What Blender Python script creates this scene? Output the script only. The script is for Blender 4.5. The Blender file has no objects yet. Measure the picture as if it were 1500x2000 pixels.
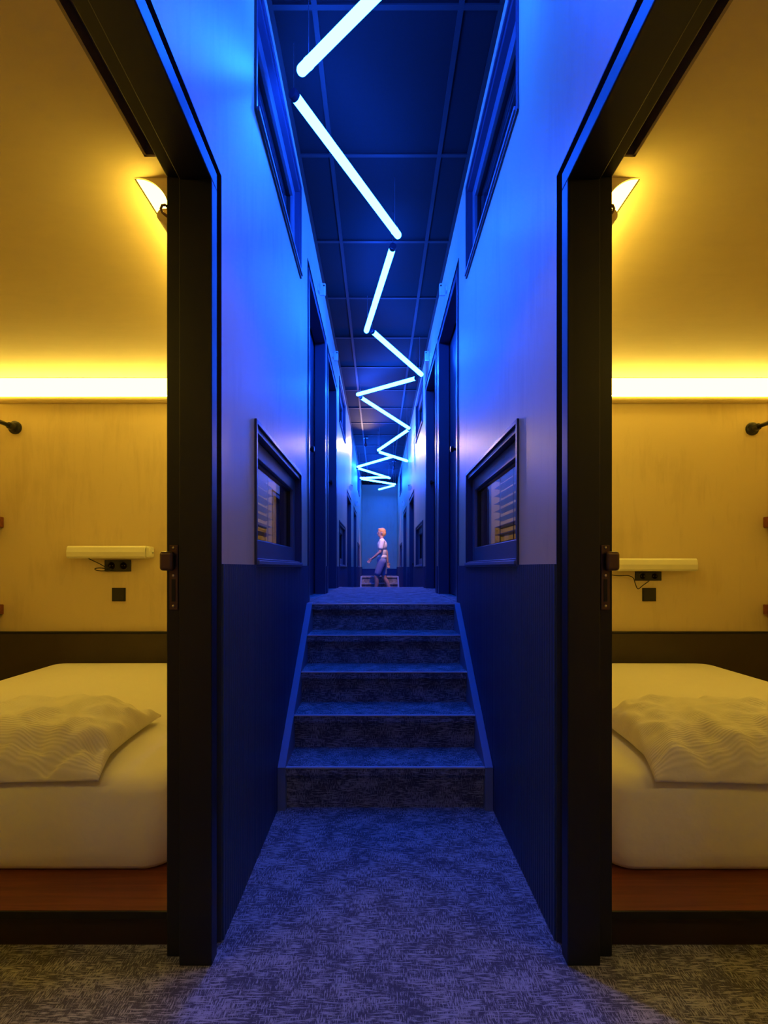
import bpy, bmesh, math, random
from mathutils import Vector, Matrix, noise
random.seed(7)
S = bpy.context.scene
COL = S.collection
PI = math.pi

# ------------------------------------------------------------------ camera, world, exposure
EYE = 1.14                      # camera height above the lower carpet
F_PX = 1039.0                   # focal length in pixels of the 1500 x 2000 frame
cam_d = bpy.data.cameras.new('camera')
cam_d.sensor_fit = 'AUTO'; cam_d.sensor_width = 36.0
cam_d.lens = 36.0 * F_PX / 2000.0
cam_d.shift_x = (750 - 739) / 2000.0
cam_d.shift_y = (1108 - 1000) / 2000.0
cam_d.clip_start = 0.02
cam = bpy.data.objects.new('camera', cam_d); COL.objects.link(cam)
cam.location = (0, 0, EYE); cam.rotation_euler = (PI / 2, 0, 0)
S.camera = cam

w = bpy.data.worlds.new('world'); S.world = w; w.use_nodes = True
w.node_tree.nodes['Background'].inputs[0].default_value = (0.0, 0.0, 0.0, 1)
w.node_tree.nodes['Background'].inputs[1].default_value = 0.0

S.view_settings.view_transform = 'Standard'
S.view_settings.look = 'None'
S.view_settings.gamma = 1.0
S.view_settings.exposure = 0.0
S.view_settings.use_curve_mapping = False
S.cycles.max_bounces = 8
S.cycles.diffuse_bounces = 5
S.cycles.glossy_bounces = 4
S.cycles.transparent_max_bounces = 12

COVE_COL = (1.0, 0.68, 0.085); COVE_STR = 11.0; STRIP_STR = 112.0          # warm LED coves of the two rooms
TUBE_COL = (0.006, 0.078, 1.0); TUBE_STR = 135.0         # blue zigzag tubes
SPOT_COL = (1.0, 0.62, 0.34); SPOT_W = 95.0; PERSON_COL = (1.0, 0.52, 0.26)  # inferred far spotlight, and the lamp added to light the person
FILL_COL = (0.94, 1.0, 0.94); FILL_W = 27.0             # unseen downlight added behind the camera to brighten the corridor

# ------------------------------------------------------------------ plan (metres)
XL, XR = -0.48, 0.545            # corridor faces
WT = 0.14                        # corridor wall thickness
CEIL = 3.58
RC = 2.543                        # ceiling of the rooms
RB = 4.06                        # back wall of the rooms
XC = (XL + XR) / 2
YB, YE = -1.6, 15.7              # corridor ends

# ------------------------------------------------------------------ materials
def new_mat(name):
    m = bpy.data.materials.new(name); m.use_nodes = True
    nt = m.node_tree
    return m, nt, nt.nodes['Principled BSDF']

def plain(name, col, rough=0.5, metal=0.0, spec=0.5, noise_amt=0.0, noise_scale=40.0, bump=0.0):
    m, nt, b = new_mat(name)
    b.inputs['Base Color'].default_value = (*col, 1)
    b.inputs['Roughness'].default_value = rough
    b.inputs['Metallic'].default_value = metal
    b.inputs['Specular IOR Level'].default_value = spec
    if noise_amt or bump:
        tc = nt.nodes.new('ShaderNodeTexCoord')
        n = nt.nodes.new('ShaderNodeTexNoise'); n.inputs['Scale'].default_value = noise_scale
        n.inputs['Detail'].default_value = 4
        nt.links.new(tc.outputs['Object'], n.inputs['Vector'])
        if noise_amt:
            mx = nt.nodes.new('ShaderNodeMix'); mx.data_type = 'RGBA'
            mx.inputs['A'].default_value = (*[c * (1 - noise_amt) for c in col], 1)
            mx.inputs['B'].default_value = (*[min(1, c * (1 + noise_amt)) for c in col], 1)
            nt.links.new(n.outputs['Fac'], mx.inputs['Factor'])
            nt.links.new(mx.outputs['Result'], b.inputs['Base Color'])
        if bump:
            bp = nt.nodes.new('ShaderNodeBump'); bp.inputs['Strength'].default_value = bump
            bp.inputs['Distance'].default_value = 0.01
            nt.links.new(n.outputs['Fac'], bp.inputs['Height'])
            nt.links.new(bp.outputs['Normal'], b.inputs['Normal'])
    return m

def emit(name, col, strength):
    m = bpy.data.materials.new(name); m.use_nodes = True
    nt = m.node_tree; nt.nodes.clear()
    o = nt.nodes.new('ShaderNodeOutputMaterial'); e = nt.nodes.new('ShaderNodeEmission')
    e.inputs[0].default_value = (*col, 1); e.inputs[1].default_value = strength
    nt.links.new(e.outputs[0], o.inputs[0])
    return m

def wood(name, c0, c1, scale=(14, 14, 0.9), rough=0.4, blot=0.25, spec=0.5):
    """sheet wood: fine grain stretched along one axis over large soft blotches"""
    m, nt, b = new_mat(name)
    geo = nt.nodes.new('ShaderNodeNewGeometry')
    mp = nt.nodes.new('ShaderNodeMapping'); mp.inputs['Scale'].default_value = scale
    nt.links.new(geo.outputs['Position'], mp.inputs['Vector'])
    n = nt.nodes.new('ShaderNodeTexNoise'); n.inputs['Scale'].default_value = 3.0
    n.inputs['Detail'].default_value = 7; n.inputs['Roughness'].default_value = 0.65
    n.inputs['Distortion'].default_value = 0.6
    nt.links.new(mp.outputs['Vector'], n.inputs['Vector'])
    n2 = nt.nodes.new('ShaderNodeTexNoise'); n2.inputs['Scale'].default_value = 2.3
    n2.inputs['Detail'].default_value = 3
    nt.links.new(geo.outputs['Position'], n2.inputs['Vector'])
    ad = nt.nodes.new('ShaderNodeMath'); ad.operation = 'MULTIPLY_ADD'
    ad.inputs[1].default_value = blot
    nt.links.new(n2.outputs['Fac'], ad.inputs[0]); nt.links.new(n.outputs['Fac'], ad.inputs[2])
    cr = nt.nodes.new('ShaderNodeValToRGB')
    cr.color_ramp.elements[0].position = 0.38 + blot * 0.25; cr.color_ramp.elements[0].color = (*c0, 1)
    cr.color_ramp.elements[1].position = 0.75 + blot * 0.55; cr.color_ramp.elements[1].color = (*c1, 1)
    nt.links.new(ad.outputs[0], cr.inputs['Fac'])
    nt.links.new(cr.outputs['Color'], b.inputs['Base Color'])
    b.inputs['Roughness'].default_value = rough
    b.inputs['Specular IOR Level'].default_value = spec
    return m

def carpet_mat():
    """short woven dashes both ways, pale on dark"""
    m, nt, b = new_mat('woven_carpet')
    L = nt.links.new; N = nt.nodes.new
    geo = N('ShaderNodeNewGeometry'); sep = N('ShaderNodeSeparateXYZ')
    L(geo.outputs['Position'], sep.inputs[0])
    yz = N('ShaderNodeMath'); yz.operation = 'ADD'
    L(sep.outputs['Y'], yz.inputs[0]); L(sep.outputs['Z'], yz.inputs[1])
    cmb = N('ShaderNodeCombineXYZ'); L(sep.outputs['X'], cmb.inputs[0]); L(yz.outputs[0], cmb.inputs[1])
    def streak(sx, sy, detail):
        mp = N('ShaderNodeMapping'); mp.inputs['Scale'].default_value = (sx, sy, 1)
        L(cmb.outputs[0], mp.inputs['Vector'])
        n = N('ShaderNodeTexNoise'); n.noise_dimensions = '2D'
        n.inputs['Scale'].default_value = 1.0; n.inputs['Detail'].default_value = detail
        n.inputs['Roughness'].default_value = 0.6
        L(mp.outputs['Vector'], n.inputs['Vector'])
        return n.outputs['Fac']
    a = streak(26, 190, 2); c = streak(290, 46, 2); big = streak(8, 12, 3); fine = streak(500, 500, 1)
    sel = streak(11, 16, 1)
    mr = N('ShaderNodeMapRange'); mr.inputs['From Min'].default_value = 0.42; mr.inputs['From Max'].default_value = 0.58
    L(sel, mr.inputs['Value'])
    wa = N('ShaderNodeMath'); wa.operation = 'MULTIPLY_ADD'; wa.inputs[1].default_value = -0.11
    L(mr.outputs[0], wa.inputs[0]); L(a, wa.inputs[2])
    wc = N('ShaderNodeMath'); wc.operation = 'MULTIPLY_ADD'; wc.inputs[1].default_value = 0.11
    L(mr.outputs[0], wc.inputs[0]); L(c, wc.inputs[2])
    wd = N('ShaderNodeMath'); wd.operation = 'SUBTRACT'; wd.inputs[1].default_value = 0.11; L(wc.outputs[0], wd.inputs[0])
    mm = N('ShaderNodeMath'); mm.operation = 'MAXIMUM'; L(wa.outputs[0], mm.inputs[0]); L(wd.outputs[0], mm.inputs[1])
    mx = N('ShaderNodeMath'); mx.operation = 'ADD'; mx.inputs[1].default_value = 0.035; L(mm.outputs[0], mx.inputs[0])
    s1 = N('ShaderNodeMath'); s1.operation = 'MULTIPLY_ADD'; s1.inputs[1].default_value = 0.38
    L(big, s1.inputs[0]); L(mx.outputs[0], s1.inputs[2])
    s2 = N('ShaderNodeMath'); s2.operation = 'MULTIPLY_ADD'; s2.inputs[1].default_value = 0.25
    L(fine, s2.inputs[0]); L(s1.outputs[0], s2.inputs[2])
    cr = N('ShaderNodeValToRGB')
    s3 = N('ShaderNodeMath'); s3.operation = 'SUBTRACT'; s3.inputs[1].default_value = 0.40
    L(s2.outputs[0], s3.inputs[0])
    cr.color_ramp.elements[0].position = 0.40; cr.color_ramp.elements[0].color = (0.10, 0.10, 0.115, 1)
    cr.color_ramp.elements[1].position = 0.58; cr.color_ramp.elements[1].color = (0.43, 0.43, 0.43, 1)
    L(s3.outputs[0], cr.inputs['Fac']); L(cr.outputs['Color'], b.inputs['Base Color'])
    bp = N('ShaderNodeBump'); bp.inputs['Strength'].default_value = 0.5; bp.inputs['Distance'].default_value = 0.004
    L(s2.outputs[0], bp.inputs['Height']); L(bp.outputs['Normal'], b.inputs['Normal'])
    b.inputs['Roughness'].default_value = 0.95; b.inputs['Specular IOR Level'].default_value = 0.1
    return m

def linen(name, col, ribs):
    m, nt, b = new_mat(name)
    L = nt.links.new; N = nt.nodes.new
    tc = N('ShaderNodeTexCoord')
    n = N('ShaderNodeTexNoise'); n.inputs['Scale'].default_value = 6; n.inputs['Detail'].default_value = 4
    L(tc.outputs['Object'], n.inputs['Vector'])
    bp = N('ShaderNodeBump'); bp.inputs['Strength'].default_value = 0.35; bp.inputs['Distance'].default_value = 0.03
    L(n.outputs['Fac'], bp.inputs['Height'])
    b.inputs['Base Color'].default_value = (*col, 1)
    out = bp.outputs['Normal']
    if ribs:
        wv = N('ShaderNodeTexWave'); wv.wave_type = 'BANDS'; wv.bands_direction = 'Y'
        wv.inputs['Scale'].default_value = 40.0; wv.inputs['Distortion'].default_value = 0.3
        L(tc.outputs['Object'], wv.inputs['Vector'])
        mx = N('ShaderNodeMix'); mx.data_type = 'RGBA'
        mx.inputs['A'].default_value = (*[c * 0.90 for c in col], 1); mx.inputs['B'].default_value = (*col, 1)
        L(wv.outputs['Fac'], mx.inputs['Factor']); L(mx.outputs['Result'], b.inputs['Base Color'])
        b2 = N('ShaderNodeBump'); b2.inputs['Strength'].default_value = 0.4; b2.inputs['Distance'].default_value = 0.002
        L(wv.outputs['Fac'], b2.inputs['Height']); L(out, b2.inputs['Normal']); out = b2.outputs['Normal']
    L(out, b.inputs['Normal'])
    b.inputs['Roughness'].default_value = 0.85; b.inputs['Specular IOR Level'].default_value = 0.2
    b.inputs['Sheen Weight'].default_value = 0.1
    return m

def glass_mat():
    m = bpy.data.materials.new('window_glass'); m.use_nodes = True
    nt = m.node_tree; nt.nodes.clear(); L = nt.links.new; N = nt.nodes.new
    o = N('ShaderNodeOutputMaterial'); t = N('ShaderNodeBsdfTransparent'); g = N('ShaderNodeBsdfGlossy')
    t.inputs[0].default_value = (0.85, 0.87, 0.88, 1); g.inputs['Roughness'].default_value = 0.0
    geo = N('ShaderNodeNewGeometry'); dt = N('ShaderNodeVectorMath'); dt.operation = 'DOT_PRODUCT'
    L(geo.outputs['Incoming'], dt.inputs[0]); L(geo.outputs['Normal'], dt.inputs[1])
    ab = N('ShaderNodeMath'); ab.operation = 'ABSOLUTE'; L(dt.outputs['Value'], ab.inputs[0])
    om = N('ShaderNodeMath'); om.operation = 'SUBTRACT'; om.inputs[0].default_value = 1.0; L(ab.outputs[0], om.inputs[1])
    pw = N('ShaderNodeMath'); pw.operation = 'POWER'; pw.inputs[1].default_value = 5.0; L(om.outputs[0], pw.inputs[0])
    fr = N('ShaderNodeMath'); fr.operation = 'MULTIPLY_ADD'; fr.inputs[1].default_value = 0.92; fr.inputs[2].default_value = 0.08
    L(pw.outputs[0], fr.inputs[0])
    mx = N('ShaderNodeMixShader')
    L(fr.outputs[0], mx.inputs[0]); L(t.outputs[0], mx.inputs[1]); L(g.outputs[0], mx.inputs[2]); L(mx.outputs[0], o.inputs[0])
    return m

M = dict(
    ply=wood('birch_plywood', (0.58, 0.465, 0.26), (0.68, 0.555, 0.32), scale=(5, 5, 0.7), rough=0.42, blot=1.0),
    plyceil=wood('birch_plywood_ceiling', (0.60, 0.485, 0.275), (0.64, 0.52, 0.295), scale=(1.5, 4, 4), rough=0.42, blot=0.6),
    black=plain('black_painted_timber', (0.009, 0.0095, 0.011), 0.4, spec=0.4),
    gap=plain('shadow_gap', (0.004, 0.004, 0.005), 0.7),
    leaf=plain('navy_door_paint', (0.05, 0.055, 0.10), 0.33),
    rail=plain('bronze_track', (0.30, 0.24, 0.14), 0.45, 0.3),
    sash=plain('grey_blue_window_paint', (0.13, 0.14, 0.18), 0.4),
    dado=plain('navy_beadboard_paint', (0.020, 0.044, 0.12), 0.5, noise_amt=0.15, noise_scale=20),
    stringer=plain('blue_stringer_paint', (0.18, 0.22, 0.30), 0.5),
    carpet=carpet_mat(),
    ceil=plain('dark_ceiling_tile', (0.0075, 0.005, 0.006), 0.8, spec=0.2, noise_amt=0.2, noise_scale=60),
    bar=plain('ceiling_bar_paint', (0.028, 0.020, 0.022), 0.6, spec=0.25),
    nosing=plain('aluminium_nosing', (0.80, 0.81, 0.84), 0.4, 0.25),
    alu=plain('brushed_aluminium', (0.72, 0.72, 0.68), 0.35, 0.7),
    cover=plain('cream_lamp_cover', (0.78, 0.76, 0.60), 0.35),
    white=plain('white_plastic', (0.82, 0.83, 0.85), 0.4),
    sheet=linen('white_bed_sheet', (0.80, 0.78, 0.74), False),
    pillow=linen('ribbed_pillow_case', (0.82, 0.80, 0.76), True),
    ledge=wood('red_brown_wood', (0.13, 0.030, 0.012), (0.26, 0.075, 0.03), scale=(0.8, 14, 14), rough=0.35, blot=0.2),
    kick=plain('dark_brown_kick', (0.022, 0.010, 0.008), 0.45),
    panel=plain('dark_brown_panel', (0.045, 0.032, 0.020), 0.5, noise_amt=0.2, noise_scale=6),
    iron=plain('dark_iron', (0.03, 0.03, 0.028), 0.3, 0.6),
    plastic=plain('black_plastic', (0.012, 0.012, 0.013), 0.35),
    latch=plain('brown_anodised_latch', (0.10, 0.055, 0.045), 0.35, 0.5),
    brass=plain('worn_steel_screw', (0.55, 0.5, 0.42), 0.3, 0.9),
    slat=plain('grey_blind_slat', (0.16, 0.16, 0.17), 0.45),
    cord=plain('blind_cord', (0.05, 0.05, 0.05), 0.8),
    glass=glass_mat(),
    cove=emit('cove_diffuser_lit', COVE_COL, COVE_STR),  # glow put into the cove surface itself
    strip=emit('led_strip_lit', COVE_COL, STRIP_STR),
    tube=emit('blue_tube_lit', TUBE_COL, TUBE_STR),
    lens=emit('warm_lens_lit', SPOT_COL, 4.0),
    cap=plain('tube_end_cap', (0.02, 0.025, 0.05), 0.4),
    wire=plain('steel_wire', (0.35, 0.35, 0.38), 0.35, 0.8),
    skin=plain('skin', (0.58, 0.32, 0.22), 0.5),
    hair=plain('sandy_hair', (0.75, 0.34, 0.09), 0.6, noise_amt=0.3, noise_scale=80, bump=0.5),
    shirt=plain('cream_shirt', (0.84, 0.79, 0.66), 0.8),
    shorts=plain('blue_grey_shorts', (0.20, 0.25, 0.42), 0.85),
    shoe=plain('pale_shoe', (0.45, 0.42, 0.42), 0.6),
    eye=plain('eye_dark', (0.03, 0.02, 0.02), 0.3),
    lip=plain('lip', (0.42, 0.16, 0.13), 0.5),
)

# ------------------------------------------------------------------ mesh helpers
class MB:
    def __init__(s): s.v = []; s.f = []
    def add(s, vs, fs):
        n = len(s.v); s.v += [tuple(p) for p in vs]; s.f += [tuple(i + n for i in q) for q in fs]; return s
    def box(s, x0, x1, y0, y1, z0, z1):
        x0, x1 = sorted((x0, x1)); y0, y1 = sorted((y0, y1)); z0, z1 = sorted((z0, z1))
        vs = [(x, y, z) for z in (z0, z1) for y in (y0, y1) for x in (x0, x1)]
        return s.add(vs, [(0, 2, 3, 1), (4, 5, 7, 6), (0, 1, 5, 4), (2, 6, 7, 3), (0, 4, 6, 2), (1, 3, 7, 5)])
    def prism_x(s, pts, x0, x1):                       # polygon in (y, z) pulled along x
        n = len(pts); vs = [(x0, *p) for p in pts] + [(x1, *p) for p in pts]
        fs = [tuple(range(n)), tuple(range(2 * n - 1, n - 1, -1))] + [(i, (i + 1) % n, n + (i + 1) % n, n + i) for i in range(n)]
        return s.add(vs, fs)
    def prism_y(s, pts, y0, y1):                       # polygon in (x, z) pulled along y
        n = len(pts); vs = [(p[0], y0, p[1]) for p in pts] + [(p[0], y1, p[1]) for p in pts]
        fs = [tuple(range(n)), tuple(range(2 * n - 1, n - 1, -1))] + [(i, (i + 1) % n, n + (i + 1) % n, n + i) for i in range(n)]
        return s.add(vs, fs)
    def rings(s, rings, caps=True):
        n = len(rings[0]); vs = [p for r in rings for p in r]; fs = []
        for k in range(len(rings) - 1):
            for i in range(n):
                j = (i + 1) % n
                fs.append((k * n + i, k * n + j, (k + 1) * n + j, (k + 1) * n + i))
        if caps: fs += [tuple(range(n - 1, -1, -1)), tuple(range((len(rings) - 1) * n, len(rings) * n))]
        return s.add(vs, fs)
    def tube(s, pts, r, seg=10):
        pts = [Vector(p) for p in pts]; rs = r if isinstance(r, (list, tuple)) else [r] * len(pts)
        out = []; ref = None
        for i, p in enumerate(pts):
            t = (pts[min(i + 1, len(pts) - 1)] - pts[max(i - 1, 0)])
            if t.length < 1e-9: t = Vector((0, 0, 1))
            t.normalize()
            if ref is None: ref = Vector((0, 0, 1)) if abs(t.z) < 0.9 else Vector((1, 0, 0))
            u = (ref - t * ref.dot(t)).normalized(); vv = t.cross(u); ref = u
            out.append([p + (u * math.cos(a) + vv * math.sin(a)) * rs[i] for a in [2 * PI * k / seg for k in range(seg)]])
        return s.rings(out)
    def capsule(s, a, b, ra, rb, seg=16, q=5):
        a = Vector(a); b = Vector(b); t = (b - a); L = t.length; t.normalize()
        pts = []; rs = []
        for k in range(q + 1):
            th = PI / 2 * k / q
            pts.append(a - t * ra * math.cos(th)); rs.append(max(ra * math.sin(th), ra * 0.03))
        for k in range(q + 1):
            th = PI / 2 * k / q
            pts.append(b + t * rb * math.sin(th)); rs.append(max(rb * math.cos(th), rb * 0.03))
        return s.tube(pts, rs, seg)
    def ell(s, c, r, seg=20, q=12):
        rings = []
        for k in range(q + 1):
            th = PI * k / q; sn = max(math.sin(th), 0.02)
            rings.append([(c[0] + r[0] * sn * math.cos(a), c[1] + r[1] * sn * math.sin(a), c[2] - r[2] * math.cos(th))
                          for a in [2 * PI * i / seg for i in range(seg)]])
        return s.rings(rings)
    def lathe(s, c, axis, prof, seg=20):               # prof: (distance along axis, radius)
        c = Vector(c); ax = Vector(axis).normalized()
        return s.tube([c + ax * d for d, r in prof], [r for d, r in prof], seg)

def wloc(o):
    p = Vector((0, 0, 0))
    while o is not None: p += o.location; o = o.parent
    return p

def obj(name, mb, mat, parent=None, loc=None, smooth=False, bevel=0.0, segs=2, label=None):
    """one mesh object; mb is in world coordinates"""
    base = wloc(parent) if parent is not None else Vector(loc or (0, 0, 0))
    me = bpy.data.meshes.new(name)
    me.from_pydata([tuple(Vector(p) - base) for p in mb.v], [], mb.f)
    bm = bmesh.new(); bm.from_mesh(me); bmesh.ops.recalc_face_normals(bm, faces=bm.faces); bm.to_mesh(me); bm.free()
    for m in (mat if isinstance(mat, (list, tuple)) else [mat]): me.materials.append(m)
    if smooth: me.polygons.foreach_set('use_smooth', [True] * len(me.polygons))
    o = bpy.data.objects.new(name, me); COL.objects.link(o)
    if parent is not None: o.parent = parent
    else: o.location = base
    if bevel:
        b = o.modifiers.new('bevel', 'BEVEL'); b.width = bevel; b.segments = segs; b.limit_method = 'ANGLE'; b.angle_limit = math.radians(40)
    if label: o['label'] = label
    return o

def tag(o, label, cat, group=None, kind=None):
    o['label'] = label; o['category'] = cat
    if group: o['group'] = group
    if kind: o['kind'] = kind
    return o

def thing(name, label, cat, loc, group=None, kind=None):
    o = bpy.data.objects.new(name, None); COL.objects.link(o); o.location = loc
    o.empty_display_size = 0.1
    return tag(o, label, cat, group, kind)

def copy_thing(root, loc, rotz=0.0, label=None):
    r = root.copy(); COL.objects.link(r); r.location = loc; r.rotation_euler = (0, 0, rotz)
    if label: r['label'] = label
    for ch in list(root.children):
        c = ch.copy(); COL.objects.link(c); c.parent = r
        for g in list(ch.children):
            d = g.copy(); COL.objects.link(d); d.parent = c
    return r

def sx(side, d):                                       # x at depth d behind the corridor face
    return XL - d if side < 0 else XR + d

SIDE = {-1: 'left', 1: 'right'}

# ------------------------------------------------------------------ setting: openings
DOORS = [(0.30, 1.62, 0.0), (3.60, 4.87, 0.9), (4.97, 6.15, 0.9), (8.10, 9.35, 0.0), (10.30, 11.55, 0.0)]
WINS = [(2.07, 3.26), (6.50, 7.65), (12.20, 13.40)]
WZ = [(1.155, 1.705), (2.925, 3.465)]
DADO = 1.15

def in_hole(y, z):
    for a, b, zb in DOORS:
        if a < y < b and zb < z < zb + 2.33: return True
    for a, b in WINS:
        for c, d in WZ:
            if a < y < b and c < z < d: return True
    return False

def corridor_wall(side):
    ys = sorted({YB, YE} | {v for a, b, _ in DOORS for v in (a, b)} | {v for p in WINS for v in p})
    zs = sorted({0.0, CEIL} | {v for _, _, zb in DOORS for v in (zb, zb + 2.33)} | {v for p in WZ for v in p})
    mb = MB(); x0, x1 = sx(side, 0), sx(side, WT)
    def solid(i, j):
        if not (0 <= i < len(ys) - 1 and 0 <= j < len(zs) - 1): return False
        return not in_hole((ys[i] + ys[i + 1]) / 2, (zs[j] + zs[j + 1]) / 2)
    for i in range(len(ys) - 1):
        for j in range(len(zs) - 1):
            if not solid(i, j): continue
            a, b, c, d = ys[i], ys[i + 1], zs[j], zs[j + 1]
            for x in (x0, x1): mb.add([(x, a, c), (x, b, c), (x, b, d), (x, a, d)], [(0, 1, 2, 3)])
            if not solid(i - 1, j): mb.add([(x0, a, c), (x1, a, c), (x1, a, d), (x0, a, d)], [(0, 1, 2, 3)])
            if not solid(i + 1, j): mb.add([(x0, b, c), (x1, b, c), (x1, b, d), (x0, b, d)], [(0, 1, 2, 3)])
            if not solid(i, j - 1): mb.add([(x0, a, c), (x1, a, c), (x1, b, c), (x0, b, c)], [(0, 1, 2, 3)])
            if not solid(i, j + 1): mb.add([(x0, a, d), (x1, a, d), (x1, b, d), (x0, b, d)], [(0, 1, 2, 3)])
    o = obj('wall_' + SIDE[side], mb, M['ply'])
    return tag(o, 'birch plywood corridor wall on the %s of the stairs' % SIDE[side], 'wall', kind='structure')

for s in (-1, 1): corridor_wall(s)

# beadboard: narrow rounded staves with grooves between
def dado(side):
    mb = MB(); pitch = 0.025
    spans = []; y = YB
    cuts = sorted([(a, b) for a, b, _ in DOORS])
    for a, b in cuts: spans.append((y, a)); y = b
    spans.append((y, YE - 0.006))
    for a, b in spans:
        n = max(1, round((b - a) / pitch)); p = (b - a) / n
        prof = []
        for k in range(n):
            y0 = a + k * p
            prof += [(y0, 0.0004), (y0 + 0.0035, 0.0004), (y0 + 0.0042, 0.0055), (y0 + 0.006, 0.0075), (y0 + p - 0.003, 0.0075), (y0 + p - 0.0008, 0.0055)]
        prof.append((b, 0.0004))
        vs = []; fs = []
        for yy, h in prof:
            xx = sx(side, -h)
            vs += [(xx, yy, 0.0), (xx, yy, DADO), (sx(side, 0), yy, DADO)]
        for k in range(len(prof) - 1):
            q = 3 * k
            fs += [(q, q + 3, q + 4, q + 1), (q + 1, q + 4, q + 5, q + 2)]
        mb.add(vs, fs)
    o = obj('trim_%d' % (1 if side < 0 else 2), mb, M['dado'])
    tag(o, 'navy beadboard wainscot along the %s corridor wall' % SIDE[side], 'wainscot', kind='structure')
for s in (-1, 1): dado(s)

# floors
mb = MB().box(-3.15, 3.25, YB - 0.1, YE + 0.1, -0.12, 0.0)
tag(obj('floor', mb, M['carpet']), 'blue grey woven carpet of the lower corridor and rooms', 'floor', kind='structure')
mb = MB().box(XL + 0.008, XR - 0.008, 3.60, 6.30, 0.001, 0.90)
tag(obj('floor_landing', mb, M['carpet']), 'carpeted landing at the top of the front stairs', 'floor', kind='structure')
mb = MB().box(XL + 0.008, XR - 0.008, 14.20, YE - 0.007, 0.001, 0.90)
tag(obj('floor_end_landing', mb, M['carpet']), 'carpeted landing before the end wall', 'floor', kind='structure')

# ceiling of the corridor with its grid
mb = MB().box(-3.15, 3.25, YB - 0.1, YE + 0.1, CEIL, CEIL + 0.12)
ceil = tag(obj('ceiling', mb, M['ceil']), 'dark tiled ceiling over the corridor', 'ceiling', kind='structure')
mb = MB()
for x in (-0.278, 0.360): mb.box(x - 0.012, x + 0.012, YB, YE, CEIL - 0.008, CEIL + 0.001)
for x in (XL, XR - 0.022): mb.box(x, x + 0.022, YB, YE, CEIL - 0.007, CEIL + 0.001)
y = 2.312 - 0.834 * 4
while y < YE:
    mb.box(XL, XR, y - 0.012, y + 0.012, CEIL - 0.0075, CEIL + 0.001); y += 0.834
obj('ceiling_grid', mb, M['bar'], ceil)

# end walls
mb = MB().box(XL - WT, XR + WT, YE, YE + 0.1, 0, CEIL)
tag(obj('wall_end', mb, M['ply']), 'plywood wall closing the far end of the corridor', 'wall', kind='structure')
mb = MB().box(XL, XR, YE - 0.006, YE, 0.9, 1.10)
tag(obj('trim_3', mb, M['dado']), 'navy wainscot along the foot of the end wall', 'wainscot', kind='structure')
mb = MB().box(XL - WT, XR + WT, YB - 0.1, YB, 0, CEIL)
tag(obj('wall_behind', mb, M['ply']), 'plywood wall behind the camera', 'wall', kind='structure')

# rooms: shell of each
RX = {-1: -2.97, 1: 3.05}
for s in (-1, 1):
    xi, xo = sx(s, WT), RX[s]; nm = SIDE[s]
    mb = MB().box(xi, xo, RB, RB + 0.1, 0, CEIL)
    tag(obj('wall_%s_room_back' % nm, mb, M['ply']), 'plywood back wall over the bed of the %s room' % nm, 'wall', kind='structure')
    mb = MB().box(xo, xo + s * 0.1, YB, YE, 0, CEIL)
    tag(obj('wall_%s_room_side' % nm, mb, M['ply']), 'plywood far side wall of the %s room' % nm, 'wall', kind='structure')
    mb = MB().box(xi, xo, -0.15, -0.05, 0, CEIL)
    tag(obj('wall_%s_room_front' % nm, mb, M['ply']), 'plywood front wall of the %s room beside the camera' % nm, 'wall', kind='structure')
    mb = MB().box(xi, xo, -0.05, RB, RC, RC + 0.12)
    tag(obj('ceiling_%s_room' % nm, mb, M['plyceil']), 'plywood ceiling of the %s bedroom' % nm, 'ceiling', kind='structure')
    mb = MB().box(xi, xi + s * 0.135, 1.923, RB, RC - 0.30, RC)
    tag(obj('beam_%s_room' % nm, mb, M['ply']), 'boxed plywood bulkhead at the ceiling of the %s room over the window side' % nm, 'beam', kind='structure')
    # dark low panel along the back wall behind the mattress with its thin top trim
    mb = MB().box(xi + s * 0.002, xo, RB - 0.025, RB, 0.11, 0.636)
    p = tag(obj('baseboard_%s' % nm, mb, M['panel']), 'dark brown low panel behind the %s mattress' % nm, 'panel', kind='structure')
    mb = MB().box(xi + s * 0.002, xo, RB - 0.032, RB, 0.640, 0.652)
    obj('top_trim', mb, M['black'], p, label='black strip topping the panel')

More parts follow.
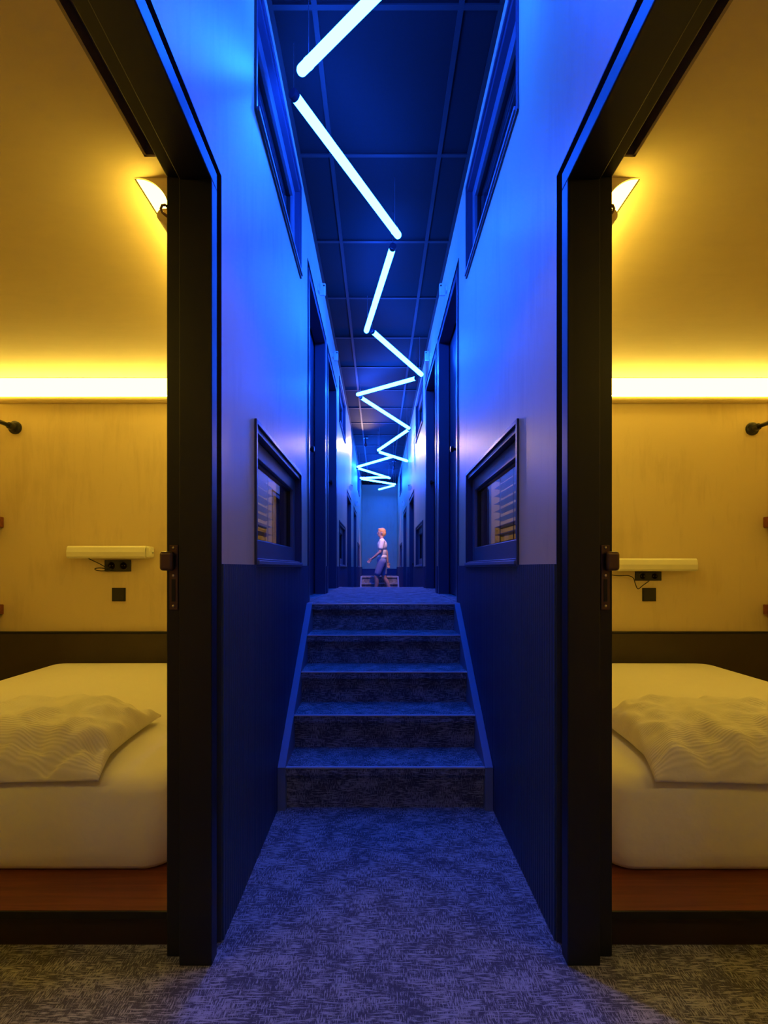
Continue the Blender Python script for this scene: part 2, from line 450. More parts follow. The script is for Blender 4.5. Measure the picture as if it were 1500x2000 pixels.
# ------------------------------------------------------------------ doors
def door(n, side, y0, y1, zb, opened, where, knob_y=None):
    root = thing('door_%d' % n, where, 'door', (sx(side, 0.05), (y0 + y1) / 2, zb), kind='structure')
    m = MB(); X = lambda d: sx(side, d)
    for a, b, c in ((y1 - 0.10, y1 - 0.05, None), (y0 + 0.05, y0 + 0.10, None)):
        m.box(X(-0.004), X(0.09), a, b, zb, zb + 2.25)
    m.box(X(-0.004), X(0.09), y0 + 0.05, y1 - 0.05, zb + 2.25, zb + 2.30)
    m.box(X(0.09), X(WT), y1 - 0.063, y1, zb, zb + 2.33)
    m.box(X(0.09), X(WT), y0, y0 + 0.063, zb, zb + 2.33)
    m.box(X(0.09), X(WT), y0 + 0.063, y1 - 0.063, zb + 2.283, zb + 2.33)
    obj('frame', m, M['black'] if opened else M['leaf'], root, bevel=0.003)
    m = MB()                                            # recessed shadow gap around the frame
    m.box(X(0.03), X(0.089), y1 - 0.05, y1 - 0.002, zb, zb + 2.33)
    m.box(X(0.03), X(0.089), y0 + 0.002, y0 + 0.05, zb, zb + 2.33)
    m.box(X(0.03), X(0.089), y0 + 0.05, y1 - 0.05, zb + 2.30, zb + 2.328)
    obj('shadow_gap', m, M['gap'], root)
    m = MB()                                            # metal angle on the plaster edge
    m.box(X(-0.003), X(0.03), y1 - 0.003, y1 + 0.001, zb, zb + 2.333)
    m.box(X(-0.003), X(0.03), y0 - 0.001, y0 + 0.003, zb, zb + 2.333)
    m.box(X(-0.003), X(0.03), y0, y1, zb + 2.329, zb + 2.333)
    obj('edge_angle', m, M['leaf'], root)
    if zb > 0:
        m = MB().box(X(-0.006), X(WT), y0 + 0.001, y1 - 0.001, zb - 0.03, zb + 0.001)
        obj('threshold', m, M['carpet'], root)
    if not opened:
        m = MB().box(X(0.098), X(0.133), y0 + 0.064, y1 - 0.064, zb + 0.006, zb + 2.282)
        lf = obj('leaf', m, M['leaf'], root, bevel=0.002)
        kz = zb + 1.2; ky = knob_y
        m = MB().lathe((X(0.098), ky, kz), (-side, 0, 0), [(0, 0.027), (0.006, 0.027), (0.007, 0.012), (0.03, 0.012), (0.034, 0.024), (0.05, 0.027), (0.058, 0.02), (0.060, 0.003)])
        obj('knob', m, M['iron'], lf, smooth=False, label='dark round door knob')
    else:
        # sliding track on the room side of the lintel
        t = MB()
        t.box(X(0.142), X(0.150), y0 + 0.0, y1 - 0.11, zb + 2.305, zb + 2.36)
        t.box(X(0.176), X(0.184), y0 + 0.0, y1 - 0.11, zb + 2.305, zb + 2.36)
        t.box(X(0.142), X(0.184), y0 + 0.0, y1 - 0.11, zb + 2.345, zb + 2.36)
        t.box(X(0.142), X(0.184), y1 - 0.118, y1 - 0.11, zb + 2.305, zb + 2.36)
        obj('sliding_track', t, M['rail'], root, label='sliding track fixed along the door head')
        # latch on the far jamb
        yl = y1 - 0.063
        m = MB().box(X(0.105), X(0.131), yl - 0.004, yl, 1.015, 1.205)
        lp = obj('latch_plate', m, M['latch'], root, bevel=0.004, label='brown metal latch plate')
        m = MB().box(X(0.112), X(0.153), yl - 0.024, yl - 0.004, 1.130, 1.186)
        obj('latch_knob', m, M['latch'], lp, bevel=0.009, segs=3)
        m = MB().box(X(0.113), X(0.123), yl - 0.0055, yl - 0.004, 1.040, 1.105)
        obj('strike_slot', m, M['gap'], lp)
        for z in (1.197, 1.116, 1.027):
            m = MB().lathe((X(0.118), yl - 0.004, z), (0, -1, 0), [(0, 0.0042), (0.0015, 0.0042), (0.0022, 0.002)], 12)
            obj('screw', m, M['brass'], lp, smooth=True)
    return root

n = 0
for k, (a, b, zb) in enumerate(DOORS):
    for s in (-1, 1):
        n += 1
        nm = SIDE[s]
        lab = ['open black framed doorway into the %s bedroom' % nm,
               'dark sliding door at the top of the front stairs, %s side' % nm,
               'dark sliding door behind the first one on the landing, %s side' % nm,
               'dark door beyond the landing before the far stairs, %s side' % nm,
               'dark door closest to the far stairs, %s side' % nm][k]
        ky = {1: a + 0.72, 2: b - 0.14, 3: b - 0.15, 4: b - 0.15}.get(k)
        door(n, s, a, b, zb, k == 0, lab, ky)

# ------------------------------------------------------------------ windows
def window(n, side, y0, y1, z0, z1, where):
    X = lambda d: sx(side, d)
    root = thing('window_%d' % n, where, 'window', (X(0.05), (y0 + y1) / 2, z0), kind='structure')
    e = 0.012
    m = MB()                                            # lining of the hole and its thin outer lip
    for a, b, c, d in ((y0 - e, y0 + 0.006, z0 - e, z1 + e), (y1 - 0.006, y1 + e, z0 - e, z1 + e), (y0 + 0.006, y1 - 0.006, z1 - 0.006, z1 + e), (y0 + 0.006, y1 - 0.006, z0 - e, z0 + 0.006)):
        m.box(X(-0.010), X(0.0), a, b, c, d)
    for a, b, c, d in ((y0, y0 + 0.006, z0, z1), (y1 - 0.006, y1, z0, z1), (y0, y1, z1 - 0.030, z1), (y0, y1, z0, z0 + 0.02)):
        m.box(X(0.0), X(WT + 0.006), a, b, c, d)
    obj('lining', m, M['leaf'], root, bevel=0.002)
    sw = 0.072; d0, d1 = 0.030, 0.074
    a, b, c, d = y0 + 0.008, y1 - 0.008, z0 + 0.024, z1 - 0.032
    m = MB()
    m.box(X(d0), X(d1), a, a + sw, c, d); m.box(X(d0), X(d1), b - sw, b, c, d)
    m.box(X(d0), X(d1), a + sw, b - sw, d - sw, d); m.box(X(d0), X(d1), a + sw, b - sw, c, c + sw + 0.006)
    obj('sash', m, M['sash'], root, bevel=0.003)
    g = MB(); t = 0.010                                 # black gasket stepped in behind the sash
    a2, b2, c2, d2 = a + sw, b - sw, c + sw + 0.006, d - sw
    for q in ((a2, a2 + t, c2, d2), (b2 - t, b2, c2, d2), (a2, b2, d2 - t, d2), (a2, b2, c2, c2 + t * 0.5)):
        g.box(X(0.046), X(0.070), *q)
    obj('gasket', g, M['black'], root)
    m = MB().box(X(0.057), X(0.0615), a2 + 0.004, b2 - 0.004, c2 + 0.002, d2 - 0.004)
    obj('pane', m, M['glass'], root)
    m = MB().box(X(-0.018), X(0.030), y0 + 0.001, y1 - 0.001, z0 - 0.004, z0 + 0.012)
    m.box(X(0.010), X(0.0295), y0 + 0.007, y1 - 0.007, z0 + 0.012, z0 + 0.022)
    obj('sill', m, M['stringer'], root, bevel=0.002)

n = 0
for k, (a, b) in enumerate(WINS):
    for j, (c, d) in enumerate(WZ):
        for s in (-1, 1):
            n += 1
            nm = SIDE[s]
            lab = [['square window with blind above the wainscot beside the front stairs, %s wall' % nm,
                    'high dark window under the ceiling above the front stairs, %s wall' % nm],
                   ['small window beyond the landing doors, just above the wainscot, %s wall' % nm,
                    'high window beyond the landing doors under the ceiling, %s wall' % nm],
                   ['lowest window beside the far stairs, %s wall' % nm,
                    'high window above the far stairs, %s wall' % nm]][k][j]
            window(n, s, a, b, c, d, lab)

# ------------------------------------------------------------------ stairs
RISE, GO = 0.175, 0.25
def stairs(y0, label):
    root = thing('staircase', label, 'stairs', (XC, y0, 0), group=None)
    xa, xb = XL + 0.045, XR - 0.045
    z = [0.2 + RISE * k for k in range(5)]
    for k in range(5):
        yn = y0 + GO * k; last = k == 4
        yend = yn + (0.10 if last else GO + 0.04)
        m = MB(); zt = z[k]; r = 0.010
        pts = [(yn + 0.002, zt - 0.040), (yn, zt - 0.032), (yn, zt - r), (yn + 0.003, zt - 0.003), (yn + r, zt), (yend, zt), (yend, zt - 0.040)]
        m.prism_x(pts, xa if not last else XL + 0.008, xb if not last else XR - 0.008)
        if last:                                        # keep the carpet lip between the stringers
            m = MB().prism_x(pts, xa, xb)
            m.box(XL + 0.008, XR - 0.008, yn + 0.03, yend, zt - 0.02, zt)
        tr = obj('tread', m, M['carpet'], root)
        m = MB().box(xa if not last else XL + 0.01, xb if not last else XR - 0.01, yn - 0.0025, yn + 0.007, zt - 0.0045, zt + 0.002)
        obj('nosing_strip', m, M['nosing'], tr, label='pale metal strip along the tread edge')
        zl = 0.0 if k == 0 else z[k - 1]
        m = MB().box(xa, xb, yn + 0.028, yn + 0.045, zl, zt - 0.039)
        obj('riser', m, M['carpet'], root)
    for x0, x1 in ((XL + 0.008, XL + 0.0445), (XR - 0.0445, XR - 0.008)):
        pts = [(y0 - 0.012, 0.0), (y0 - 0.012, 0.203), (y0 + GO * 4, 0.904), (y0 + GO * 4 + 0.04, 0.904), (y0 + GO * 4 + 0.04, 0.0)]
        m = MB().prism_x(pts, x0, x1)
        obj('stringer', m, M['stringer'], root, bevel=0.002)
    return root
st = stairs(2.5, 'carpeted five-step staircase with metal nosings rising from the foreground carpet')
copy_thing(st, (XC, 13.1, 0), 0, 'far carpeted staircase rising to the end wall behind the walking person')
copy_thing(st, (XC, 7.40, 0), PI, 'carpeted staircase going down from the back of the landing')

# ------------------------------------------------------------------ rooms: beds, coves, fittings
def rounded_loop(x0, x1, y0, y1, r, z, seg=8):
    out = []
    for cx, cy, a0 in ((x1 - r, y1 - r, 0), (x0 + r, y1 - r, PI / 2), (x0 + r, y0 + r, PI), (x1 - r, y0 + r, 1.5 * PI)):
        for k in range(seg + 1):
            a = a0 + PI / 2 * k / seg
            out.append((cx + r * math.cos(a), cy + r * math.sin(a), z))
    return out

def mattress(side, x0, x1):
    x0, x1 = sorted((x0, x1)); y0, y1 = 1.79, 4.02
    prof = [(0.112, 0.035), (0.118, 0.014), (0.135, 0.003), (0.18, 0.0), (0.25, -0.004), (0.32, 0.0), (0.36, 0.006)]
    for k in range(1, 8):
        a = PI / 2 * k / 8
        prof.append((0.36 + 0.07 * math.sin(a), 0.006 + 0.085 * (1 - math.cos(a))))
    prof += [(0.436, 0.12), (0.442, 0.20), (0.446, 0.34), (0.448, 0.55)]
    rings = []
    for z, i in prof:
        r = max(0.09 - i * 0.2, 0.03)
        ring = []
        for p in rounded_loop(x0 + i, x1 - i, y0 + i, y1 - i, r, z, 10):
            w = noise.noise((p[0] * 3, p[1] * 3, z * 2 + side)) * 0.006
            ring.append((p[0], p[1] + (w if p[1] < 3 else 0), p[2] + (w if z > 0.3 else 0)))
        rings.append(ring)
    m = MB().rings(rings)
    o = obj('mattress', m, M['sheet'], loc=((x0 + x1) / 2, (y0 + y1) / 2, 0.112), smooth=True)
    return tag(o, 'thick mattress in a white fitted sheet in the %s room' % SIDE[side], 'mattress', 'mattresses of the two bedrooms')

def pillow(side, cx, cy, rot, seed):
    wx, wy, H = 0.38, 0.30, 0.105; nu, nv = 110, 110
    root_z = 0.450
    vs = []; fs = []
    R = Matrix.Rotation(rot, 3, 'Z')
    def pt(u, v, top):
        a, b = abs(u), abs(v)
        fl = max(0, 1 - a ** 2.6) ** 0.55 * max(0, 1 - b ** 2.6) ** 0.55
        pin = 1 - 0.055 * (1 - b * b) * a ** 6
        pin2 = 1 - 0.05 * (1 - a * a) * b ** 6
        x = u * wx * pin; y = v * wy * pin2
        edge = max(a, b)
        wr = noise.noise((u * 3.2 + seed, v * 3.2, 1.3)) * 0.026 + noise.noise((u * 7 + seed, v * 5, 4.0)) * 0.022 * edge
        cr = -0.030 * math.exp(-((u * 0.75 - v * 0.9 - 1.28) / 0.06) ** 2) * edge - 0.016 * math.exp(-((u + 0.35 * math.sin(v * 3 + seed) - 0.25) / 0.07) ** 2) * max(0, -v) ** 2 + 0.010 * math.sin(11 * u + 2 * v + seed) * max(0, -v) ** 3
        if top: z = 0.030 + H * 1.25 * fl ** 0.85 - 0.007 * math.exp(-((v + 0.84) / 0.016) ** 2) + (wr + cr) * min(1, fl * 3) + 0.012 * edge ** 5 * noise.noise((u * 5 + seed, v * 5, 9))
        else: z = 0.022 - 0.018 * min(1, fl * 2.2)
        z -= 0.05 * max(0.0, (-v - 0.55) / 0.45) ** 1.5
        p = R @ Vector((x, y, 0))
        return (cx + p.x, cy + p.y, root_z + z)
    for top in (True, False):
        n0 = len(vs)
        for i in range(nu + 1):
            for j in range(nv + 1):
                vs.append(pt(-1 + 2 * i / nu, -1 + 2 * j / nv, top))
        for i in range(nu):
            for j in range(nv):
                q = n0 + i * (nv + 1) + j
                fs.append((q, q + nv + 1, q + nv + 2, q + 1) if top else (q, q + 1, q + nv + 2, q + nv + 1))
    half = (nu + 1) * (nv + 1)
    rim = [i * (nv + 1) for i in range(nu + 1)] + [nu * (nv + 1) + j for j in range(1, nv + 1)] + [i * (nv + 1) + nv for i in range(nu - 1, -1, -1)] + [j for j in range(nv - 1, 0, -1)]
    for k in range(len(rim)):
        a, b = rim[k], rim[(k + 1) % len(rim)]
        fs.append((a, b, b + half, a + half))
    m = MB().add(vs, fs)
    o = obj('pillow', m, M['pillow'], loc=(cx, cy, root_z), smooth=True)
    return tag(o, 'rumpled ribbed white pillow on the %s mattress' % SIDE[side], 'pillow', 'pillows on the two beds')

def bed(side):
    xi = sx(side, WT + 0.012); xo = RX[side] - side * 0.002
    root = thing('bed_platform', 'low red brown bed platform with dark kick board in the %s room' % SIDE[side], 'bed', ((xi + xo) / 2, 2.8, 0), 'bed platforms of the two bedrooms')
    m = MB().box(xi, xo, 1.595, RB - 0.034, 0.096, 0.1115)
    obj('deck', m, M['ledge'], root)
    m = MB().box(xi, xo, 1.588, 1.5945, 0.090, 0.1110)
    obj('edge_strip', m, M['black'], root, label='black edge strip')
    m = MB().box(xi, xo, 1.607, 1.63, 0.0, 0.0955)
    obj('kick_board', m, M['kick'], root, label='dark kick board')
    m = MB().box(xi, xo, 1.632, RB - 0.034, 0.0, 0.0955)
    obj('base', m, M['kick'], root)

def cove_profile(s, xw, q=14):
    """concave diffuser hugging the corner of wall and ceiling"""
    A, B = 0.12, 0.118
    pts = []
    for k in range(q + 1):
        a = PI / 2 * k / q
        pts.append((A - A * math.sin(a), -0.001 - B + B * math.cos(a)))   # (out from wall, below ceiling)
    return pts

def cove(side):
    xi, xo = sx(side, WT), RX[side]; nm = SIDE[side]
    for which in ('back', 'side', 'front'):
        if which == 'back':
            lab = 'glowing warm cove light along the back wall of the %s room' % nm
            root = thing('cove_light', lab, 'light', ((xi + xo) / 2, RB, RC - 0.2), 'warm cove lights')
            P = lambda o, z, t: (t, RB - o, RC + z); t0, t1 = xi + side * 0.002, xo - side * 0.002
        elif which == 'front':  # unseen cove, added to light the bed fronts and room carpet
            lab = 'warm cove light along the front wall of the %s room beside the camera' % nm
            root = thing('cove_light', lab, 'light', ((xi + xo) / 2, -0.05, RC - 0.2), 'warm cove lights')
            P = lambda o, z, t: (t, -0.05 + o, RC + z); t0, t1 = xi + side * 1.0, xo - side * 0.002
        else:
            lab = 'warm cove light at the %s room ceiling beside its doorway' % nm
            root = thing('cove_light', lab, 'light', (xi, 3.0, RC - 0.2), 'warm cove lights')
            P = lambda o, z, t: (xi + side * (0.135 + o), t, RC + z); t0, t1 = 1.923, RB - 0.125
        pr = cove_profile(side, xi)
        def strip(prof, closed):
            m = MB(); n_ = len(prof)
            vs = [P(o, z, t0) for o, z in prof] + [P(o, z, t1) for o, z in prof]
            fs = [(i, i + 1, n_ + i + 1, n_ + i) for i in range(n_ - 1)]
            if closed: fs += [(n_ - 1, 0, n_, 2 * n_ - 1), tuple(range(n_)), tuple(range(2 * n_ - 1, n_ - 1, -1))]
            return m.add(vs, fs)
        back = [(o - 0.004 if o > 0.004 else 0.0005, min(z + 0.004, -0.0005)) for o, z in pr][::-1]
        obj('diffuser', strip(pr + back, True), M['cove'], root, smooth=False, label='glowing concave diffuser')  # cove face emits by itself, standing in for light from the strip
        lip = [(0.001, -0.105)]
        for k in range(9):
            a = PI / 2 - PI * k / 8
            lip.append((0.022 + 0.024 * math.cos(a), -0.130 + 0.025 * math.sin(a)))
        lip.append((0.001, -0.155))
        obj('lip', strip(lip, True), M['ply'], root, label='rounded wooden lip under the diffuser')
        obj('led_strip', strip([(0.014, -0.1045), (0.014, -0.099), (0.030, -0.099), (0.030, -0.1045)], True), M['strip'], root, label='bright strip lying on the lip')
        obj('joint_line', strip([(0.120, -0.0005), (0.125, -0.0005), (0.125, -0.002), (0.120, -0.002)], True), M['panel'], root)
        if which == 'side':
            n_ = len(pr)
            prof = [(0.0005, -0.0005)] + pr
            vs = [P(o, z, t0 - 0.001) for o, z in prof] + [P(o, z, t0 - 0.009) for o, z in prof]
            k_ = len(prof)
            fs = [tuple(range(k_)), tuple(range(2 * k_ - 1, k_ - 1, -1))] + [(i, (i + 1) % k_, k_ + (i + 1) % k_, k_ + i) for i in range(k_)]
            obj('end_cap', MB().add(vs, fs), M['ply'], root, label='wooden end cap with a concave edge')
            hk = [P(0.000, -0.112, t0 - 0.016), P(0.010, -0.104, t0 - 0.016), P(0.020, -0.106, t0 - 0.016), P(0.025, -0.118, t0 - 0.016), P(0.018, -0.132, t0 - 0.016), P(0.002, -0.145, t0 - 0.016)]
            obj('bracket', MB().tube(hk, 0.005, 8), M['latch'], root, smooth=True)

def reading_lamp(side):
    s = side
    xa, xb = (-2.32, -1.70) if s < 0 else (1.745, 2.375)
    za, zb = (1.207, 1.300) if s < 0 else (1.112, 1.207)
    root = thing('reading_lamp', 'unlit long cream box lamp on the back wall over the %s bed' % SIDE[s], 'lamp', ((xa + xb) / 2, RB, za), 'reading lamps over the beds')
    e = 0.035; end = xb if s < 0 else xa; sg = 1 if s < 0 else -1
    bx0, bx1 = (xa, xb - e) if s < 0 else (xa + e, xb)
    pts = []
    h = zb - za
    for yy, zz in ((RB - 0.02, 0), (RB - 0.095, 0), (RB - 0.110, 0.012), (RB - 0.112, h * 0.5), (RB - 0.104, h - 0.012), (RB - 0.09, h), (RB - 0.02, h)):
        pts.append((yy, za + zz))
    obj('cover', MB().prism_x(pts, bx0, bx1), M['cover'], root, bevel=0.004)
    c = (bx1 if s < 0 else bx0)
    m = MB().box(c, end, RB - 0.104, RB - 0.018, za + 0.004, zb - 0.004)
    obj('end_cap', m, M['cover'], root, bevel=0.014, segs=3)
    m = MB().lathe((end, RB - 0.06, (za + zb) / 2), (sg, 0, 0), [(0, 0.010), (0.010, 0.010), (0.012, 0.006)], 14)
    obj('switch_button', m, M['alu'], root, smooth=True)
    m = MB().box(xa + 0.12, xb - 0.12, RB - 0.021, RB, za + 0.015, zb - 0.015)
    obj('wall_bracket', m, M['plastic'], root)
    # cable drooping from the lamp to the plug
    y = RB - 0.035
    if s < 0: path = [(-2.20, za + 0.004), (-2.17, za - 0.012), (-2.12, za - 0.035), (-2.07, za - 0.062), (-2.02, za - 0.082), (-2.08, za - 0.094), (-2.13, za - 0.090), (-2.145, za - 0.078), (-2.11, za - 0.072), (-2.06, za - 0.075), (-2.03, za - 0.06)]
    else: path = [(1.66, za + 0.025), (1.70, za - 0.004), (1.76, za - 0.028), (1.82, za - 0.036), (1.89, za - 0.035), (1.93, za - 0.055), (1.945, za - 0.10), (1.965, za - 0.135), (2.00, za - 0.11), (2.05, za - 0.075)]
    if s > 0: path = [(1.76, za + 0.03)] + path[1:]
    P = [Vector((x, y, z)) for x, z in path]
    fine = []
    for i in range(len(P) - 1):
        p0, p1, p2, p3 = P[max(i - 1, 0)], P[i], P[i + 1], P[min(i + 2, len(P) - 1)]
        for k in range(5):
            t = k / 5
            fine.append(0.5 * ((2 * p1) + (-p0 + p2) * t + (2 * p0 - 5 * p1 + 4 * p2 - p3) * t * t + (-p0 + 3 * p1 - 3 * p2 + p3) * t ** 3))
    fine.append(P[-1])
    obj('cable', MB().tube(fine, 0.0035, 8), M['plastic'], root, smooth=True, label='thin black lamp cable')

def socket(side):
    s = side
    xa, xb = (-2.085, -1.885) if s < 0 else (1.957, 2.156)
    za, zb = (1.108, 1.196) if s < 0 else (1.038, 1.108)
    root = thing('wall_socket', 'black double wall socket under the reading lamp of the %s room' % SIDE[s], 'socket', ((xa + xb) / 2, RB, za), 'wall sockets under the reading lamps')
    obj('plate', MB().box(xa, xb, RB - 0.012, RB, za, zb), M['plastic'], root, bevel=0.003)
    for k in (0.27, 0.73):
        x = xa + (xb - xa) * k; r = (zb - za) * 0.36; z = (za + zb) / 2
        o = obj('outlet', MB().lathe((x, RB - 0.012, z), (0, -1, 0), [(0, r), (0.003, r), (0.003, r * 0.82), (-0.0015 + 0.003, r * 0.8)], 20), M['iron'], root)
        for dx in (-0.0095, 0.0095):
            obj('contact', MB().lathe((x + dx, RB - 0.0135, z), (0, -1, 0), [(0, 0.003), (0.0022, 0.003)], 10), M['brass'], o)

def switch(side):
    s = side
    xa, xb = (-2.030, -1.927) if s < 0 else (2.012, 2.116)
    root = thing('light_switch', 'square black wall switch below the socket of the %s room' % SIDE[s], 'switch', ((xa + xb) / 2, RB, 0.881), 'wall switches by the beds')
    obj('plate', MB().box(xa, xb, RB - 0.010, RB, 0.881, 0.984), M['plastic'], root, bevel=0.003)
    m = MB().prism_x([(RB - 0.010, 0.889), (RB - 0.018, 0.889), (RB - 0.012, 0.976), (RB - 0.010, 0.976)], xa + 0.008, xb - 0.008)
    obj('rocker', m, M['plastic'], root, bevel=0.002)

def rail(side):
    s = side
    x, z = (-2.77, 2.205) if s < 0 else (2.85, 2.195)
    root = thing('clothes_rail', 'dark iron clothes rail fixed high on the back wall of the %s room' % SIDE[s], 'rail', (x, RB, z), 'clothes rails')
    pts = [(x, RB - 0.03, z), (x, 3.0, z)]
    for k in range(1, 6):
        a = PI / 2 * k / 5
        pts.append((x + s * 0.05 * (1 - math.cos(a)), 3.0 - 0.05 * math.sin(a), z))
    pts.append((RX[s], 2.95, z))
    obj('rod', MB().tube(pts, 0.0155, 14), M['iron'], root, smooth=True)
    m = MB().lathe((x, RB, z), (0, -1, 0), [(0, 0.050), (0.010, 0.050), (0.014, 0.044), (0.018, 0.034), (0.022, 0.036), (0.034, 0.036), (0.038, 0.029), (0.066, 0.026), (0.075, 0.024), (0.078, 0.016)], 24)
    obj('wall_flange', m, M['iron'], root)
    m = MB().lathe((RX[s], 2.95, z), (-s, 0, 0), [(0, 0.050), (0.010, 0.050), (0.014, 0.040), (0.03, 0.034), (0.05, 0.026), (0.052, 0.016)], 24)
    obj('wall_flange', m, M['iron'], root)

def shelves(side):
    s = side
    xe = -2.856 if s < 0 else 2.934
    for k, (z0, z1) in enumerate(((1.441, 1.523), (0.782, 0.858))):
        m = MB().box(xe, RX[s], 3.80, RB, z0, z1)
        o = obj('wall_shelf', m, M['ledge'], loc=((xe + RX[s]) / 2, 3.93, z0), bevel=0.006)
        tag(o, '%s red brown wall shelf at the outer edge of the %s room' % (('upper', 'lower')[k], SIDE[s]), 'shelf', 'wall shelves beside the beds')

for s in (-1, 1):
    bed(s)
    mattress(s, -0.705 if s < 0 else 0.775, -2.44 if s < 0 else 2.50)
    cove(s); reading_lamp(s); socket(s); switch(s); rail(s); shelves(s)
pillow(-1, -1.335, 2.06, 0.06, 2.0)
pillow(1, 1.325, 2.05, -0.07, 11.0)

# venetian blinds on the room side of the stair windows
def blind(side):
    y0, y1 = WINS[0]; z0, z1 = WZ[0]
    xb = sx(side, WT + 0.045)
    root = thing('venetian_blind', 'grey slatted blind behind the stair window of the %s room' % SIDE[side], 'blind', (xb, (y0 + y1) / 2, z1 + 0.04), 'venetian blinds')
    a, b = y0 + 0.01, y1 - 0.01
    obj('headrail', MB().box(xb - 0.03, xb + 0.03, a, b, z1 - 0.02, z1 + 0.03), M['slat'], root, bevel=0.003)
    m = MB(); z = z1 - 0.045; th = math.radians(-10) ; hw = 0.025
    while z > z0 + 0.03:
        prof = []
        for k in range(5):
            t = -1 + k * 0.5
            dx = hw * t * math.cos(th); dz = hw * t * math.sin(th) + 0.003 * (1 - t * t)
            prof.append((xb + side * dx, z + dz))
        pts = prof + [(p[0], p[1] - 0.0012) for p in prof[::-1]]
        m.prism_y(pts, a, b); z -= 0.047
    obj('slats', m, M['slat'], root, label='tilted grey slats')
    obj('bottom_rail', MB().box(xb - 0.025, xb + 0.025, a, b, z0 + 0.006, z0 + 0.02), M['slat'], root)
    for y in (a + 0.18, (a + b) / 2 + 0.1, b - 0.18):
        obj('ladder_cord', MB().tube([(xb - side * 0.027, y, z1 - 0.02), (xb - side * 0.027, y, z0 + 0.015)], 0.003, 6), M['cord'], root)
for s in (-1, 1): blind(s)

# ------------------------------------------------------------------ zigzag tube lights
def tube_light(p0, p1, label):
    p0, p1 = Vector(p0), Vector(p1); r = 0.0225
    mid = (p0 + p1) / 2; t = (p1 - p0).normalized()
    root = thing('tube_light', label, 'light', mid, 'blue zigzag tube lights')
    m = MB(); pts = [p0 + t * 0.028]; rs = [r]
    pts.append(p1 - t * r); rs.append(r)
    for k in range(1, 7):
        a = PI / 2 * k / 6
        pts.append(p1 - t * r * (1 - math.sin(a))); rs.append(max(r * math.cos(a), 0.0008))
    m.tube(pts, rs, 20)
    obj('glowing_tube', m, M['tube'], root, smooth=True)
    obj('end_cap', MB().tube([p0, p0 + t * 0.003, p0 + t * 0.03], [r * 0.85, r * 1.06, r * 1.06], 20), M['cap'], root, smooth=False, label='dark end cap')
    for f in (0.014, 0.94):
        q = p0.lerp(p1, f)
        if q.z + r < CEIL - 0.01:
            obj('suspension_wire', MB().tube([q + Vector((0, 0, r * 0.8)), (q.x, q.y, CEIL)], 0.0012, 6), M['wire'], root)
            obj('wire_clip', MB().tube([q - t * 0.008, q + t * 0.008], r * 1.05, 18), M['tube'] if f > 0.5 else M['cap'], root)

def at(px, py, z):                                     # a survey point from the plan's eye at height z above it
    Y = z * F_PX / (1108 - py)
    return ((px - 739) * Y / F_PX, Y, EYE + z)
TUBES = [
    ((0.47, 1.60, 3.345), (-0.345, 2.30, 3.275), 'thickest blue tube cut off by the top of the picture'),
    ((-0.401, 2.463, 3.34), (0.134, 3.384, 3.24), 'long blue tube slanting down right, second from the picture top'),
    ((0.102, 3.640, 3.34), (-0.112, 4.856, 3.29), 'nearly lengthwise blue tube over the landing doors, third from the picture top'),
    ((-0.067, 4.937, 3.34), (0.470, 5.680, 3.19), 'blue tube whose far end nears the wall above the landing, fourth from the picture top'),
    ((0.452, 6.180, 3.34), (-0.289, 7.150, 3.46), 'blue tube slanting back left behind the landing doors, fifth from the picture top'),
    ((-0.249, 7.180, 3.44), (0.480, 8.170, 3.27), 'blue tube slanting down right above the mid corridor, sixth from the picture top'),
    ((0.485, 8.270, 3.29), (-0.010, 9.340, 3.19), 'blue tube over the lower far corridor, seventh from the picture top'),
    ((-0.010, 9.560, 3.22), (0.530, 9.480, 3.03), 'short blue tube slanting steeply to the wall, eighth from the picture top'),
    ((0.300, 10.30, 3.29), (-0.455, 11.40, 3.29), 'blue tube slanting back left beyond the steep short one'),
    ((-0.465, 11.50, 3.29), (0.278, 12.54, 3.24), 'blue tube slanting back right over the far stairs'),
    ((0.280, 12.70, 3.29), (-0.456, 13.10, 3.34), 'blue tube lying almost crosswise over the far stairs'),
    ((-0.455, 13.20, 3.34), (0.450, 13.80, 3.29), 'blue tube second from the end wall'),
    ((0.450, 13.90, 3.29), (0.010, 14.70, 3.29), 'farthest blue tube next to the end wall'),
]
for a, b, l in TUBES: tube_light(a, b, l)

# warm ceiling spotlights far down the corridor: one behind the wall glints, one added
def spotlight(x, y, aim, energy, col, angle, label):
    sp = thing('ceiling_spotlight', label, 'light', (x, y, CEIL), 'small ceiling spotlights')
    obj('mount', MB().lathe((x, y, CEIL), (0, 0, -1), [(0, 0.05), (0.012, 0.05), (0.014, 0.012), (0.11, 0.012)], 18), M['cap'], sp)
    aim = Vector(aim).normalized(); hp = Vector((x, y, CEIL - 0.13)) + aim * 0.03
    hd = obj('head', MB().lathe(hp - aim * 0.05, aim, [(0, 0.015), (0.006, 0.026), (0.10, 0.028), (0.10, 0.024), (0.09, 0.023)], 20), M['cap'], sp)
    obj('lens', MB().lathe(hp + aim * 0.041, aim, [(0, 0.022), (0.002, 0.022)], 20), M['lens'], hd)
    ld = bpy.data.lights.new('spotlight_bulb', 'SPOT'); ld.energy = energy; ld.color = col
    ld.spot_size = math.radians(angle); ld.spot_blend = 0.9; ld.shadow_soft_size = 0.03
    lo = bpy.data.objects.new('spotlight_bulb', ld); COL.objects.link(lo); lo.parent = sp
    lo.location = hp + aim * 0.06 - Vector((x, y, CEIL)); lo.rotation_euler = aim.to_track_quat('-Z', 'Y').to_euler()
